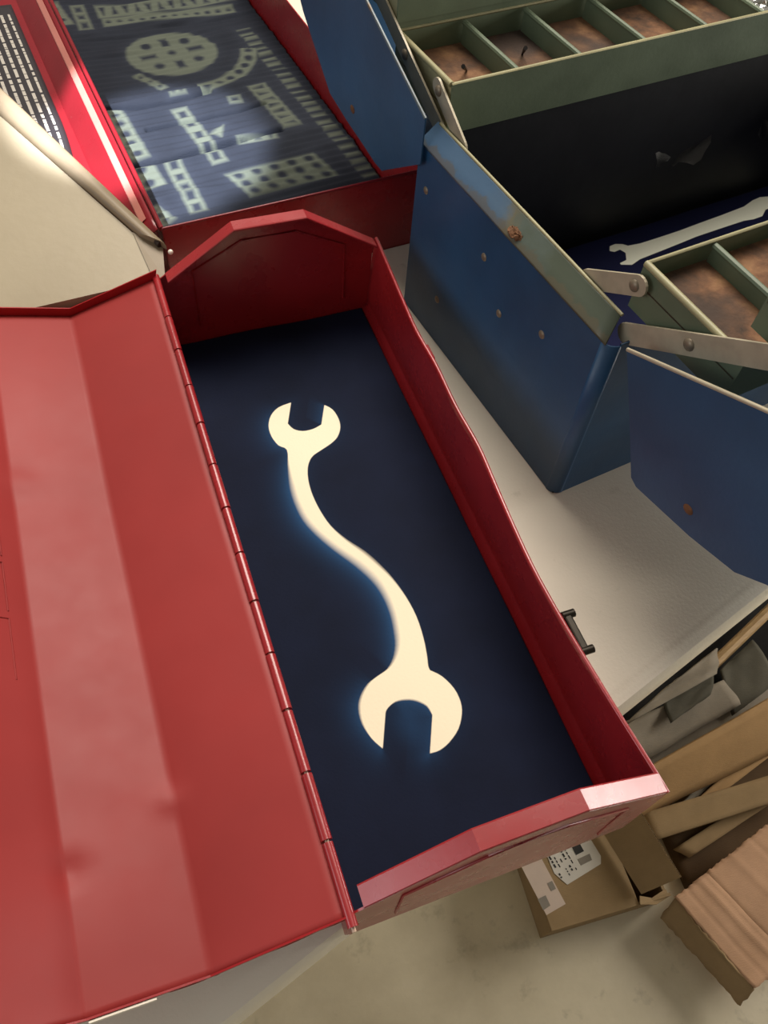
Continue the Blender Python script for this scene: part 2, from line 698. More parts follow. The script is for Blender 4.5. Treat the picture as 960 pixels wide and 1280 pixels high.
def dense(poly, keep=()):
    """Catmull-Rom through the outline, corners in keep stay sharp"""
    P = [np.array(p, float) for p in poly]
    n = len(P)
    out = []
    for i in range(n):
        p0, p1, p2, p3 = P[i - 1], P[i], P[(i + 1) % n], P[(i + 2) % n]
        if i in keep:
            p0 = p1
        if (i + 1) % n in keep:
            p3 = p2
        for t in (0, .33, .66):
            out.append(.5 * (2 * p1 + (p2 - p0) * t + (2 * p0 - 5 * p1 + 4 * p2 - p3) * t * t + (3 * p1 - p0 - 3 * p2 + p3) * t ** 3))
    return out


wr_w = [tuple(at(320 + x / 2.668, 480 + y / 2.668, ZP)[:2]) for x, y in dense(WR, (0, 1, 5, 6, 29, 37, 38, 44, 45))]
nx, ny = 230, 560
gx, gy = np.meshgrid(np.linspace(.0035, W - .0065, nx), np.linspace(.002, L + .0015, ny))
PT = np.stack((gx.ravel(), gy.ravel()), 1)
d = sdf_poly(PT, wr_w).reshape(ny, nx)
g1, g0 = np.gradient(d, gy[1, 0] - gy[0, 0], gx[0, 1] - gx[0, 0])
side = np.clip(-(g0 * .93 + g1 * .36), -1, 1)
shaft = np.clip((gy - .10) / .05, 0, 1) * np.clip((.335 - gy) / .03, 0, 1)
lobe = np.clip(side, 0, 1)
halo = np.exp(-np.maximum(d, 0) / .0065) * (.06 + .94 * lobe * (.35 + .65 * shaft))
big = np.exp(-(((gx - .0775) / .010) ** 2 + ((gy - .100) / .016) ** 2))
halo = np.clip(halo * .95 + .22 * big, 0, 1)
soft = .0006 + .0052 * np.clip(side, 0, 1) * shaft
soft += .003 * np.exp(-(((gx - .10) / .02) ** 2 + ((gy - .235) / .03) ** 2))
gz = ZP + .0006 * np.sin(gx * 60 + gy * 21) * np.sin(gy * 17)
pr = sheet_grid('cyanotype_print', gx, gy, gz, {'d': d, 'halo': halo, 'soft': soft}, M['print1'])
tag(pr, 'navy sun print of a curved white double ended wrench lying in the front red toolbox', 'print')

# ------------------------------------------------------------------ second red toolbox behind
A2 = math.radians(5.2)
W2, L2, H2 = .2440, .64, .080
red2 = thing('metal_toolbox', 'red metal toolbox at the top left with worn upright lid and a patterned cloth inside', 'toolbox', (.0153, .540, 0), A2)
bm = bmesh.new()
box(bm, (W2 / 2, L2 / 2, .001), (W2, L2, .0016))
obj('bottom_panel', bm, 'red_dark', red2)
for nm, q, v in (('near_wall', [(0, 0, .0004), (W2, 0, .0004), (W2, 0, H2), (0, 0, H2)], (0, T, 0)),
                 ('far_wall', [(0, L2, .0004), (W2, L2, .0004), (W2, L2, H2), (0, L2, H2)], (0, -T, 0)),
                 ('left_wall', [(0, 0, .0004), (0, L2, .0004), (0, L2, H2), (0, 0, H2)], (T, 0, 0)),
                 ('right_wall', [(W2, 0, .0004), (W2, L2, .0004), (W2, L2, H2), (W2, 0, H2)], (-T, 0, 0))):
    bm = bmesh.new()
    plate(bm, q, v)
    obj('side_wall' if nm in ('left_wall', 'right_wall') else 'end_wall', bm, 'red', red2)
bm = bmesh.new()
tube(bm, [(0, L2, H2), (0, 0, H2)], .0022, 8)
obj('rim_bead', bm, 'red_worn', red2, smooth=60)
bm = bmesh.new()
tube(bm, [(0, .0, H2), (W2, 0, H2)], .0012, 8)
obj('rim_bead', bm, 'red_worn', red2, smooth=60)
F2 = [(0, 0), (-.012, -.008), (-.028, -.024), (-.100, -.022), (-.118, -.012)]
bm = bmesh.new()
rows = []
for j in range(41):
    y = .001 + (L2 - .002) * j / 40
    r = []
    for i in range(len(F2) - 1):
        for k in range(4):
            f = k / 4
            r.append((F2[i][0] + (F2[i + 1][0] - F2[i][0]) * f - .003, y, H2 + F2[i][1] + (F2[i + 1][1] - F2[i][1]) * f))
    r.append((F2[-1][0] - .003, y, H2 + F2[-1][1]))
    rows.append(r)
grid(bm, rows)
lid2 = obj('lid', bm, 'red_worn', red2, smooth=20, solid=.001, off=0)
bm = bmesh.new()
tube(bm, [(F2[2][0] - .0015, .001, H2 + F2[2][1]), (F2[2][0] - .0015, L2, H2 + F2[2][1])], .0014, 6)
obj('crease_bead', bm, 'red_worn', lid2, smooth=60)


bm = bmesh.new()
plate(bm, [(-.0085, .02, H2 - .0022), (-.0085, L2 - .02, H2 - .0022), (-.0135, L2 - .02, H2 - .0058), (-.0135, .02, H2 - .0058)], (.0006, 0, .0008))  # thin added strip: a reflection on the hinge facet, put in as pale pink
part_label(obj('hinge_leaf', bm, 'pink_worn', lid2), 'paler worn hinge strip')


# label: black with pale rows of small print, stuck on the lid's inner face
def label_mat():
    n = N('black_label_with_print')
    u = n.new('ShaderNodeAttribute', attribute_name='u').outputs['Fac']
    v = n.new('ShaderNodeAttribute', attribute_name='v').outputs['Fac']
    row = n.math('GREATER_THAN', n.math('FRACT', n.math('MULTIPLY', v, 7.0)), .62)
    ns = n.new('ShaderNodeTexNoise', noise_dimensions='2D')
    ns.inputs['Scale'].default_value = 1
    cb = n.new('ShaderNodeCombineXYZ')
    n.link(n.math('MULTIPLY', u, 64), cb.inputs[0])
    n.link(n.math('FLOOR', n.math('MULTIPLY', v, 7.0)), cb.inputs[1])
    n.link(cb.outputs[0], ns.inputs['Vector'])
    word = n.math('GREATER_THAN', ns.outputs['Fac'], .42)
    inu = n.math('MULTIPLY', n.math('GREATER_THAN', u, .08), n.math('LESS_THAN', u, .93))
    inv = n.math('MULTIPLY', n.math('GREATER_THAN', v, .1), n.math('LESS_THAN', v, .92))
    m = n.math('MULTIPLY', n.math('MULTIPLY', row, word), n.math('MULTIPLY', inu, inv))
    n.color(n.mix(m, lin((40, 36, 40)), lin((176, 170, 160))))
    n.rough(.45)
    return n.m


def lid2pt(i, f, y, lift):
    a, b = Vector((F2[i][0] - .003, 0, H2 + F2[i][1])), Vector((F2[i + 1][0] - .003, 0, H2 + F2[i + 1][1]))
    t = (b - a).normalized()
    n = Vector((t.z, 0, -t.x))
    p = a.lerp(b, f) + n * lift
    p.y = y
    return p


NU, NV = 40, 12
ps = [[lid2pt(2, .10 + .06 * max(0, 1 - i / 10) ** 2 + .80 * j / NV, .15 + .32 * i / NU, .0014) for i in range(NU + 1)] for j in range(NV + 1)]
lb = sheet_grid('label', *[np.array([[p[k] for p in r] for r in ps]) for k in range(3)],
                {'u': np.tile(np.linspace(0, 1, NU + 1), (NV + 1, 1)), 'v': np.tile(np.linspace(0, 1, NV + 1)[:, None], (1, NU + 1))}, label_mat(), lid2)
part_label(lb, 'black label with pale rows of print')

# ------------------------------------------------------------------ cloth printed with construction-set parts
ZQ = .024
nx, ny = 330, 560
lx, ly = np.meshgrid(np.linspace(.003, W2 - .0035, nx), np.linspace(.004, L2 - .006, ny))
cA, sA = math.cos(A2), math.sin(A2)
wx = .0153 + lx * cA - ly * sA
wy = .540 + lx * sA + ly * cA
PT = np.stack((wx.ravel(), wy.ravel()), 1)


def q(u, v):
    return tuple(at(u, v, ZQ)[:2])


def qp(*pts):
    return sdf_poly(PT, [q(*p) for p in pts])


def qcirc(u, v, r):
    c = q(u, v)
    return np.sqrt((PT[:, 0] - c[0]) ** 2 + (PT[:, 1] - c[1]) ** 2) - r


def lerp2(a, b, t):
    return (a[0] + (b[0] - a[0]) * t, a[1] + (b[1] - a[1]) * t)


def strip(a, b, w, n, hole='rect', inset=.3):
    """flat perforated strip from pixel a to pixel b, w pixels across, n holes"""
    A, B = np.array(q(*a)), np.array(q(*b))
    t = (B - A)
    ln = np.linalg.norm(t)
    t /= ln
    nn = np.array((-t[1], t[0]))
    rel = PT - A
    s = rel @ t
    v = rel @ nn
    body = np.maximum(np.maximum(-s, s - ln), np.abs(v) - w / 2)
    step = ln / n
    f = (np.mod(s, step) - step / 2)
    if hole == 'rect':
        hd = np.maximum(np.abs(f) - step * .28, np.abs(v) - w * .24)
    elif hole == 'tri':
        k = np.floor(s / step).astype(int) % 2
        hd = np.maximum(np.abs(f) - step * .30 * (0.5 + np.where(k == 0, v, -v) / w * 1.2), np.abs(v) - w * .3)
    elif hole == 'rung':
        hd = np.abs(f) - step * .28
    else:
        hd = np.sqrt(f ** 2 + v ** 2) - min(step, w) * .26
    return np.maximum(body, -hd)


shapes = []
# round plate with four slots and five holes
c0 = q(215, 65)
RR = .052
disc = qcirc(215, 65, RR)
rx, ry = PT[:, 0] - c0[0], PT[:, 1] - c0[1]
for k in range(4):
    a = k * PI / 2 + .15
    s_ = rx * math.cos(a) + ry * math.sin(a)
    v_ = -rx * math.sin(a) + ry * math.cos(a)
    disc = np.maximum(disc, -np.maximum(np.abs(s_ - .028) - .009, np.abs(v_) - .0045))
    b = a + PI / 4
    disc = np.maximum(disc, -(np.hypot(rx - .033 * math.cos(b), ry - .033 * math.sin(b)) - .006))
disc = np.maximum(disc, -(np.hypot(rx, ry) - .005))
shapes.append(disc)
# curved strip
ang = np.arctan2(ry, rx)
rad = np.hypot(rx, ry)
cs = np.maximum(np.abs(rad - .088) - .0095, np.maximum(-1.42 - ang, ang + .12))
fa = np.mod(ang + 1.42, .19) - .095
cs = np.maximum(cs, -(np.hypot(fa * .088, rad - .088) - .0048))
shapes.append(cs)
shapes.append(strip((320, 108), (366, 160), .021, 7, 'tri'))
# perforated plate
A, B, C_ = np.array(q(282, 222)), np.array(q(377, 183)), np.array(q(303, 252))
rel = PT - A
eu, ev = (B - A), (C_ - A)
lu, lv = np.linalg.norm(eu), np.linalg.norm(ev)
pu, pv = rel @ (eu / lu), rel @ (ev / lv)
pl = np.maximum(np.maximum(-pu, pu - lu), np.maximum(-pv, pv - lv))
fu = np.mod(pu, lu / 5) - lu / 10
fv = np.mod(pv, lv / 3) - lv / 6
pl = np.maximum(pl, -(np.hypot(fu, fv) - .0048))
shapes.append(pl)
shapes.append(strip((224, 140), (276, 207), .017, 5, 'rect'))
shapes.append(strip((120, 12), (290, -8), .032, 12, 'tri'))
shapes.append(strip((128, 26), (292, 8), .022, 12, 'round'))
shapes.append(strip((303, 35), (470, 228), .016, 26, 'rung'))
shapes.append(strip((140, 138), (176, 200), .020, 5, 'round'))
shapes.append(strip((172, 208), (192, 236), .028, 2, 'round'))
shapes.append(strip((215, 205), (250, 268), .017, 5, 'rect'))
shapes.append(strip((62, 5), (82, 32), .020, 2, 'round'))
shapes.append(strip((95, 5), (108, 36), .016, 3, 'rect'))
shapes.append(strip((286, 128), (302, 126), .016, 1, 'rect'))
shapes.append(strip((170, 94), (206, 112), .010, 3, 'round'))
shapes.append(strip((298, 180), (346, 172), .013, 3, 'tri'))
shapes.append(strip((188, 262), (212, 280), .016, 3, 'round'))
shapes.append(qp((262, 172), (280, 160), (278, 176)))
shapes.append(strip((212, 120), (232, 116), .010, 2, 'round'))
d = np.minimum.reduce(shapes).reshape(ny, nx)
halo = np.clip(np.exp(-np.maximum(d, 0) / .006) * .45, 0, 1)
# folds and crumples of the cloth
PX = np.zeros_like(wx)
dz = np.zeros_like(wx)


def fold(pts, depth, wd_):
    P = [np.array(q(*p)) for p in pts]
    m = np.full(len(PT), 1e9)
    for a, b in zip(P[:-1], P[1:]):
        e = b - a
        t = np.clip(((PT - a) @ e) / (e @ e), 0, 1)
        m = np.minimum(m, np.linalg.norm(PT - a - t[:, None] * e, axis=1))
    return -depth * np.exp(-(m / wd_) ** 2).reshape(ny, nx)


dz += fold([(118, 136), (170, 134), (215, 128), (262, 116)], .008, .0028)
dz += fold([(185, 163), (240, 155), (300, 142), (330, 132)], .006, .0026)
dz += fold([(160, 208), (215, 200), (275, 186), (350, 166)], .011, .003)
rng = np.random.RandomState(3)
for k in range(110):
    u, v = rng.rand() * W2, rng.rand() * L2
    ln_, w_ = .02 + .05 * rng.rand(), .003 + .003 * rng.rand()
    t = .06 * rng.randn()
    s_ = (lx - u) * math.cos(t) + (ly - v) * math.sin(t)
    v_ = -(lx - u) * math.sin(t) + (ly - v) * math.cos(t)
    dz += rng.choice((-1, 1)) * .0017 * np.exp(-(s_ / ln_) ** 2 - (v_ / w_) ** 2)
dz += .0006 * np.sin(ly * 2 * PI / .0105 + 3 * np.sin(lx * 20)) + .004 * np.sin(ly * 9) * np.sin(lx * 12)
cl = sheet_grid('printed_cloth', lx, ly, ZQ + dz, {'d': d, 'halo': halo, 'soft': np.full_like(d, .0045)}, M['print3'])
cl.location = (.0153, .540, 0)
cl.rotation_euler = (0, 0, A2)
tag(cl, 'wrinkled indigo cloth printed with pale perforated construction set parts, in the top left toolbox', 'cloth')

# ------------------------------------------------------------------ cream metal panel between the red boxes
cr0 = Vector((.0134, .520, .080))
cr = thing('cream_metal_panel', 'cream painted metal sheet with slanted rolled rim, leaning between the two red toolboxes', 'panel', cr0)
cn = (Vector((-.083, .710, .120)) - cr0).cross(Vector((-.120, .495, .066)) - cr0).normalized()
if cn.z < 0:
    cn = -cn


def cpl(u, v, lift=0.):
    """point of the cream sheet's plane (in the panel's frame)"""
    d_ = r0 * ((u - 480) / FPX) + r1 * ((v - 640) / FPX) + r2
    return CAM_C + d_ * ((cr0 - CAM_C).dot(cn) / d_.dot(cn)) - cr0 + cn * lift


def edge(x, y=.489):
    z = cr0.z - (cn.x * (x - cr0.x) + cn.y * (y - cr0.y)) / cn.z
    return Vector((x, y, z)) - cr0


bm = bmesh.new()
plate(bm, [edge(-.40), edge(-.002), edge(-.002) - Vector((0, 0, .045)), Vector((-.40, .489, .02)) - cr0], (0, .0012, 0))
obj('skirt', bm, 'cream', cr)
bm = bmesh.new()
plate(bm, [cpl(166, 291), cpl(-2, 143), cpl(-120, 40), cpl(-190, 250), edge(-.40), edge(-.002), cpl(190, 345)], cn * -.0012)
obj('sheet', bm, 'cream', cr)
bm = bmesh.new()
plate(bm, [cpl(166, 291, .001), cpl(190, 345, .001), cpl(206, 347, -.002), cpl(203, 308, -.002)], cn * -.0012)
part_label(obj('end_return', bm, 'tan', cr), 'tan folded end strip')  # tan puts the shaded side of the cream panel into the colour
bm = bmesh.new()
a0, a1 = cpl(208, 309), cpl(170, 294)
b0, b1 = cpl(-110, 6), cpl(-110, 48)
a1 = a0 + (a1 - a0) * .9
rows = []
for f in (0, .33, .66, 1):
    p, q_ = a0.lerp(b0, f), a1.lerp(b1, f)
    rows.append([p.lerp(q_, w_) + cn * h_ for w_, h_ in ((0, -.003), (-.01, .0015), (.04, .0042), (.14, .0056), (.55, .0058), (.86, .0048), (.98, .002), (1, -.003))])
vs = grid(bm, rows, True)
bm.faces.new(vs[0][::-1])
bm.faces.new(vs[-1])
rim = obj('rolled_rim', bm, 'tan', cr, smooth=50)
ax = (b0 - a0).normalized()
bm = bmesh.new()
c = a0.lerp(a1, .22) + cn * .0012
tube(bm, [c - ax * .0005, c + ax * .004], .0032, 10)
obj('rim_tube_hole', bm, 'hole', rim, smooth=60)
bm = bmesh.new()
dome(bm, cpl(213, 314, -.001), (CAM_C - cr0).normalized(), .0022, .0018)
obj('screw_head', bm, 'screw', cr, smooth=60)

# ------------------------------------------------------------------ blue cantilever toolbox
BA = math.radians(8)
BX = (.2526, .2386)
BW_, BH, BL = .248, .160, .56
blue = thing('cantilever_toolbox', 'large blue cantilever toolbox with green trays spread open on the right', 'toolbox', (*BX, 0), BA)


def B(l, s, z):
    """local point: l along the box, s outward towards the viewer from the front wall, z up"""
    return Vector((l, -s, z))


bm = bmesh.new()
box(bm, (BL / 2, BW_ / 2, .001), (BL - .004, BW_ - .004, .0016))
obj('bottom_panel', bm, 'inner', blue)


def two_face(name, pts, vec, m_out, m_in, parent, flip=False):
    """sheet-metal wall painted differently on its two sides"""
    bm = bmesh.new()
    plate(bm, pts, Vector(vec) * .5)
    o = obj(name, bm, m_out, parent)
    bm = bmesh.new()
    plate(bm, [Vector(p) + Vector(vec) * .5 for p in pts], Vector(vec) * .5)
    obj('inner_face', bm, m_in, o)
    return o


# end panel with rounded lower corner and the two bent-in shoulders
RC = .009
pts = [B(0, -.248, .0005), B(0, -RC, .0005), B(0, -RC, .160), B(0, -.248, .160)]
two_face('end_panel', pts, (.0014, 0, 0), 'blue', 'inner', blue)
bm = bmesh.new()
rows = []
sh = [(0, .1605, 0), (.0006, .1618, 0), (.0065, .1678, .0), (.0120, .1736, .0), (.0134, .1752, 0)]
for l, z, e in sh:
    rows.append([B(l, -.2485 + l * .2 + (.2435 - l * .8) * k / 20, z + .00015 * math.sin(k * 1.1)) for k in range(21)])
grid(bm, rows)
part_label(obj('end_shoulder', bm, 'shoulder', blue, smooth=60, solid=.0012), 'worn grey-blue shoulder with a rust patch')
bm = bmesh.new()
tube(bm, [B(.0134, -.243, .1752), B(.0134, -.012, .1752)], .0012, 8)
obj('shoulder_bead', bm, 'green_edge', blue, smooth=60)
# rust lump on the shoulder edge
bm = bmesh.new()
bmesh.ops.create_icosphere(bm, subdivisions=3, radius=1, matrix=Matrix.Translation(B(.0035, -.118, .1655)) @ Matrix.Diagonal((.0042, .0075, .0030, 1)))
rnd = random.Random(7)
for v in bm.verts:
    v.co += Vector((rnd.uniform(-1, 1), rnd.uniform(-1, 1), rnd.uniform(-1, 1))) * .0011
part_label(obj('rust_patch', bm, 'rust', blue), 'orange rust patch')
bm = bmesh.new()
cr_ = [(RC - RC * math.sin(t * PI / 16), -RC + RC * math.cos(t * PI / 16)) for t in range(9)]
grid(bm, [[B(l, s, .0005 + (.0 if z else .0) + z) for l, s in cr_] for z in (0, .0015, .08, .1605)])
obj('rounded_corner', bm, 'blue', blue, smooth=60, solid=.0008)
two_face('front_wall', [B(RC, 0, .0005), B(BL, 0, .0005), B(BL, 0, .162), B(RC, 0, .162)], (0, .0014, 0), 'blue', 'inner', blue)
two_face('rear_wall', [B(.0014, -.248, .0005), B(BL, -.248, .0005), B(BL, -.248, .1625), B(.0014, -.248, .1625)], (0, -.0014, 0), 'blue', 'inner', blue)
two_face('end_panel', [B(BL, -.248, .0005), B(BL, 0, .0005), B(BL, 0, .160), B(BL, -.248, .160)], (-.0014, 0, 0), 'blue', 'inner', blue)
# rivet heads on the end panel
for s, z in ((-.232, .128), (-.143, .128), (-.112, .098), (-.062, .120), (-.195, .045)):
    bm = bmesh.new()
    dome(bm, B(.0001, s, z), (-1, 0, 0), .0034, .0014)
    obj('rivet', bm, 'rivet', blue, smooth=60)


def mir(s, side):
    return s if side > 0 else -.248 - s


def tray(side, s_in, s_out, z0, z1, l0, l1, divs, name):
    """open tray: floor, four walls with beaded rims, dividers"""
    bm = bmesh.new()
    a, b = sorted((mir(s_in, side), mir(s_out, side)))
    zf = z0 + .017
    plate(bm, [B(l0, a, zf), B(l1, a, zf), B(l1, b, zf), B(l0, b, zf)], (0, 0, .0012))
    fl = obj(name, bm, 'rusty', blue)
    part_label(fl, 'green compartment tray with rusty brown floor')
    for s in (a, b):
        bm = bmesh.new()
        plate(bm, [B(l0, s, z0 - .001), B(l1, s, z0 - .001), B(l1, s, z1), B(l0, s, z1)], (0, .0012 if s == a else -.0012, 0))
        obj('long_side', bm, 'green', fl)
    bm = bmesh.new()
    for s in (a, b):
        tube(bm, [B(l0, s, z1), B(l1, s, z1)], .0013, 6)
    obj('rim_bead', bm, 'green_edge', fl, smooth=60)
    for l in (l0, l1):
        bm = bmesh.new()
        plate(bm, [B(l, a, z0 - .001), B(l, b, z0 - .001), B(l, b, z1), B(l, a, z1)], (.0012 if l == l0 else -.0012, 0, 0))
        w = obj('tray_end', bm, 'green_edge' if side < 0 else 'green', fl)
        tb = bmesh.new()
        tube(tb, [B(l, a, z1), B(l, b, z1)], .0022, 8)
        obj('rim_bead', tb, 'green_edge', fl, smooth=60)
    for l in divs:
        bm = bmesh.new()
        plate(bm, [B(l, a + .0014, z0 + .0175), B(l, b - .0014, z0 + .0175), B(l, b - .0014, z1 - .003), B(l, a + .0014, z1 - .003)], (.0014, 0, 0))
        tube(bm, [B(l + .0007, a + .0014, z1 - .003), B(l + .0007, b - .0014, z1 - .003)], .0022, 8)
        obj('divider', bm, 'green', fl, smooth=40)
    return fl


dv = [.0752, .134, .198, .262, .326, .39, .454]
tr1 = tray(-1, -.003, .082, .165, .203, .0205, .54, [.0815, .1412, .206, .272, .337, .402, .467], 'tray')
tray(-1, .0815, .160, .2105, .246, .0185, .54, dv, 'tray')
# raised rear edge of the lower far tray
bm = bmesh.new()
plate(bm, [B(.0215, -.331, .203), B(.54, -.331, .203), B(.54, -.331, .2095), B(.0215, -.331, .2095)], (0, -.0012, 0))
obj('raised_back', bm, 'green', tr1)
tray(1, -.016, .072, .177, .210, .0215, .54, dv, 'tray')
tray(1, .062, .148, .223, .256, .0290, .54, dv, 'tray')


def arm(side, p, q_, w, l, riv, ends=(True, True)):
    """flat steel link bar with rivets"""
    a = Vector((mir(p[0], side), p[1]))
    b = Vector((mir(q_[0], side), q_[1]))
    t = (b - a).normalized()
    n = Vector((-t.y, t.x))
    out = []
    for k in range(9):
        f = PI / 2 + PI * k / 8
        out.append(a + (t * math.cos(f) + n * math.sin(f)) * w / 2)
    for k in range(9):
        f = -PI / 2 + PI * k / 8
        out.append(b + (t * math.cos(f) + n * math.sin(f)) * w / 2)
    bm = bmesh.new()
    plate(bm, [B(l, x.x, x.y) for x in out], (.0018, 0, 0))
    o = obj('link_arm', bm, 'steel', blue)
    for r in riv:
        bm = bmesh.new()
        c = a.lerp(b, r)
        dome(bm, B(l - .0001, c.x, c.y), (-1, 0, 0), .0042, .0022)
        obj('rivet', bm, 'rivet', o, smooth=60)
    return o


arm(1, (-.006, .1635), (.118, .249), .0145, .0155, (.37, .93))
arm(1, (-.052, .172), (-.0105, .199), .0135, .0155, (.93,))
arm(-1, (-.004, .1665), (.160, .2440), .0135, .0155, (.385, .93))
arm(-1, (-.034, .172), (.0090, .1965), .0125, .0155, (.93,))

# hinged lids: end cheek and outer shell, swung outwards on both sides
LIDP = [(.016, .178), (.040, .136), (.0595, .101), (.066, .0985), (.092, .1035), (.115, .108), (.150, .1185), (.190, .150), (.222, .215), (.205, .262), (.110, .2205)]


LIDF = [(-.012, .187), (-.012, .150), (.048, .108), (.060, .108), (.085, .112), (.115, .116), (.150, .123), (.205, .168), (.235, .205), (.215, .275), (.089, .227)]


def half_lid(side):
    pts = [(mir(s, side), z) for s, z in (LIDP if side > 0 else LIDF)]
    bm = bmesh.new()
    plate(bm, [B(-.0055, s, z) for s, z in pts], (.0012, 0, 0))
    o = obj('lid', bm, 'blue', blue)
    part_label(o, 'blue half lid swung outwards')
    bm = bmesh.new()
    path = [pts[i] for i in (2, 3, 4, 5, 6, 7, 8)]
    grid(bm, [[B(-.0050, s, z) for s, z in path], [B(.18, s, z) for s, z in path], [B(.56, s, z) for s, z in path]])
    obj('lid_shell', bm, 'blue', o, smooth=30, solid=.0012)
    bm = bmesh.new()
    tube(bm, [B(-.0050, *pts[0]), B(-.0050, *pts[10]), B(-.0050, *pts[9])], .0013, 6)
    obj('lid_edge', bm, 'steel' if side > 0 else 'blue_grey', o, smooth=60)
    for k, i in enumerate((5,)):
        bm = bmesh.new()
        s, z = pts[i]
        bmesh.ops.create_icosphere(bm, subdivisions=2, radius=1, matrix=Matrix.Translation(B(-.0056, s + .01 * side * -1, z + .016)) @ Matrix.Diagonal((.0007, .0042, .0035, 1)))
        obj('rust_spot', bm, 'rust', o, smooth=60)
    return o


half_lid(1)
half_lid(-1)

# print lying in the blue box
P2 = [(762, 308), (769, 305), (778, 305), (785, 307), (800, 304), (850, 288), (900, 270), (930, 258), (941, 250), (950, 246), (975, 244), (990, 250), (992, 262), (975, 264), (966, 258),
      (957, 262), (953, 270), (942, 274), (930, 276), (870, 296), (800, 324), (790, 331), (781, 331), (776, 331), (775, 329), (783, 325), (782, 316), (775, 312), (768, 315), (762, 314)]
ZB = .006
nx, ny = 420, 200
lx, ly = np.meshgrid(np.linspace(.01, BL - .01, nx), np.linspace(.006, BW_ - .006, ny))
cA, sA = math.cos(BA), math.sin(BA)
wx = BX[0] + lx * cA - ly * sA
wy = BX[1] + lx * sA + ly * cA
PT = np.stack((wx.ravel(), wy.ravel()), 1)
d = sdf_poly(PT, [tuple(at(u, v, ZB)[:2]) for u, v in P2]).reshape(ny, nx)
zz = ZB + .0005 * np.sin(lx * 40) * np.sin(ly * 33)
p2 = sheet_grid('cyanotype_print', lx, ly, zz, {'d': d, 'halo': np.clip(np.exp(-np.maximum(d, 0) / .03), 0, 1) * .3, 'soft': np.full_like(d, .0008)}, M['print2'])
p2.location = (*BX, 0)
p2.rotation_euler = (0, 0, BA)
tag(p2, 'dark blue sun print of a straight white wrench on the floor of the blue toolbox', 'print')


# flakes of pale paper stuck to the black rear wall
def on_rear(u, v):
    dirv = r0 * ((u - 480) / FPX) + r1 * ((v - 640) / FPX) + r2
    n = Vector((-math.sin(BA), math.cos(BA), 0))
    p0 = Vector((BX[0], BX[1], 0)) + n * .2472
    return CAM_C + dirv * ((p0 - CAM_C).dot(n) / dirv.dot(n))


for mname, lab, poly in (('paper', 'small white torn scrap on the black inner wall of the blue toolbox',
                          [(819, 191), (823, 189), (827, 191), (831, 191), (838, 196), (834, 201), (829, 202), (824, 208), (819, 209), (821, 202)]),
                         ('scrap', 'larger grey torn scrap beside the small white one in the blue toolbox',
                          [(838, 205), (845, 199), (851, 190), (862, 184), (876, 176), (889, 168), (888, 178), (880, 190), (876, 199), (866, 206), (858, 203), (848, 202), (841, 208)]),
                         ('scrap', 'grey torn scrap at the right edge of the blue toolbox inside',
                          [(952, 148), (958, 150), (964, 158), (970, 166), (966, 176), (952, 178), (947, 168), (950, 158)])):
    bm = bmesh.new()
    pts = [on_rear(u, v) for u, v in poly]
    n = Vector((math.sin(BA), -math.cos(BA), 0))
    plate(bm, pts, n * .0006)
    o = tag(obj('paper_scrap', bm, mname), lab, 'paper scrap', 'torn scraps in the blue toolbox')
    base_at(o, pts[0])

# little things left in the far tray
for (u, v, du, dv_, lab) in ((652, 78, 5, -9, 'short black nail standing in the second compartment of the upper tray'),
                             (584, 98, -5, -6, 'short black nail in the first compartment of the upper tray')):
    bm = bmesh.new()
    p = at(u, v - 9, .1805)
    p2_ = at(u + du, v - 9 + dv_, .197)
    tube(bm, [p, p2_], [.0006, .0018], 6)
    tag(base_at(obj('nail', bm, 'nail'), p), lab, 'nail', 'nails in the upper tray')
bm = bmesh.new()
rnd = random.Random(2)
c = at(944, 9, .191)
bmesh.ops.create_icosphere(bm, subdivisions=3, radius=1, matrix=Matrix.Translation(c) @ Matrix.Diagonal((.014, .011, .0085, 1)))
for v in bm.verts:
    v.co += Vector((rnd.uniform(-1, 1), rnd.uniform(-1, 1), rnd.uniform(-1, 1))) * .0026
tag(base_at(obj('crumpled_foil', bm, 'foil'), c), 'bright crumpled foil in the last visible compartment of the upper tray', 'foil')


# ------------------------------------------------------------------ cardboard on the floor
def quad_sheet(name, pts, mat, th, lab, cat, group=None, nu=14, nv=6, crump=0., seed=0, creases=(), parent=None, edge_rag=0.):
    """stiff sheet through four world corners with a little warp and pressed creases"""
    a, b, c, d_ = (Vector(p) for p in pts)
    rnd = random.Random(seed)
    nrm = (b - a).cross(d_ - a).normalized()
    ph = [rnd.uniform(0, 6) for _ in range(4)]
    bm = bmesh.new()
    rows = []
    for j in range(nv + 1):
        v = j / nv
        r = []
        for i in range(nu + 1):
            u = i / nu
            p = a.lerp(b, u).lerp(d_.lerp(c, u), v)
            h = crump * (math.sin(u * 5 + ph[0]) * math.sin(v * 4 + ph[1]) + .4 * math.sin(u * 11 + v * 7 + ph[2]))
            for (cv, amp, wd2) in creases:
                h += amp * math.exp(-((v - cv) / wd2) ** 2)
            p = p + nrm * h
            if edge_rag and (i in (0, nu) or j in (0, nv)):
                p += (b - a).normalized() * rnd.uniform(-1, 1) * edge_rag + (d_ - a).normalized() * rnd.uniform(-1, 1) * edge_rag
            r.append(p)
        rows.append(r)
    grid(bm, rows)
    o = obj(name, bm, mat, parent, smooth=35, solid=th, off=0)
    if lab:
        tag(o, lab, cat, group)
        base_at(o, min(pts, key=lambda p: p[2]))
    return o


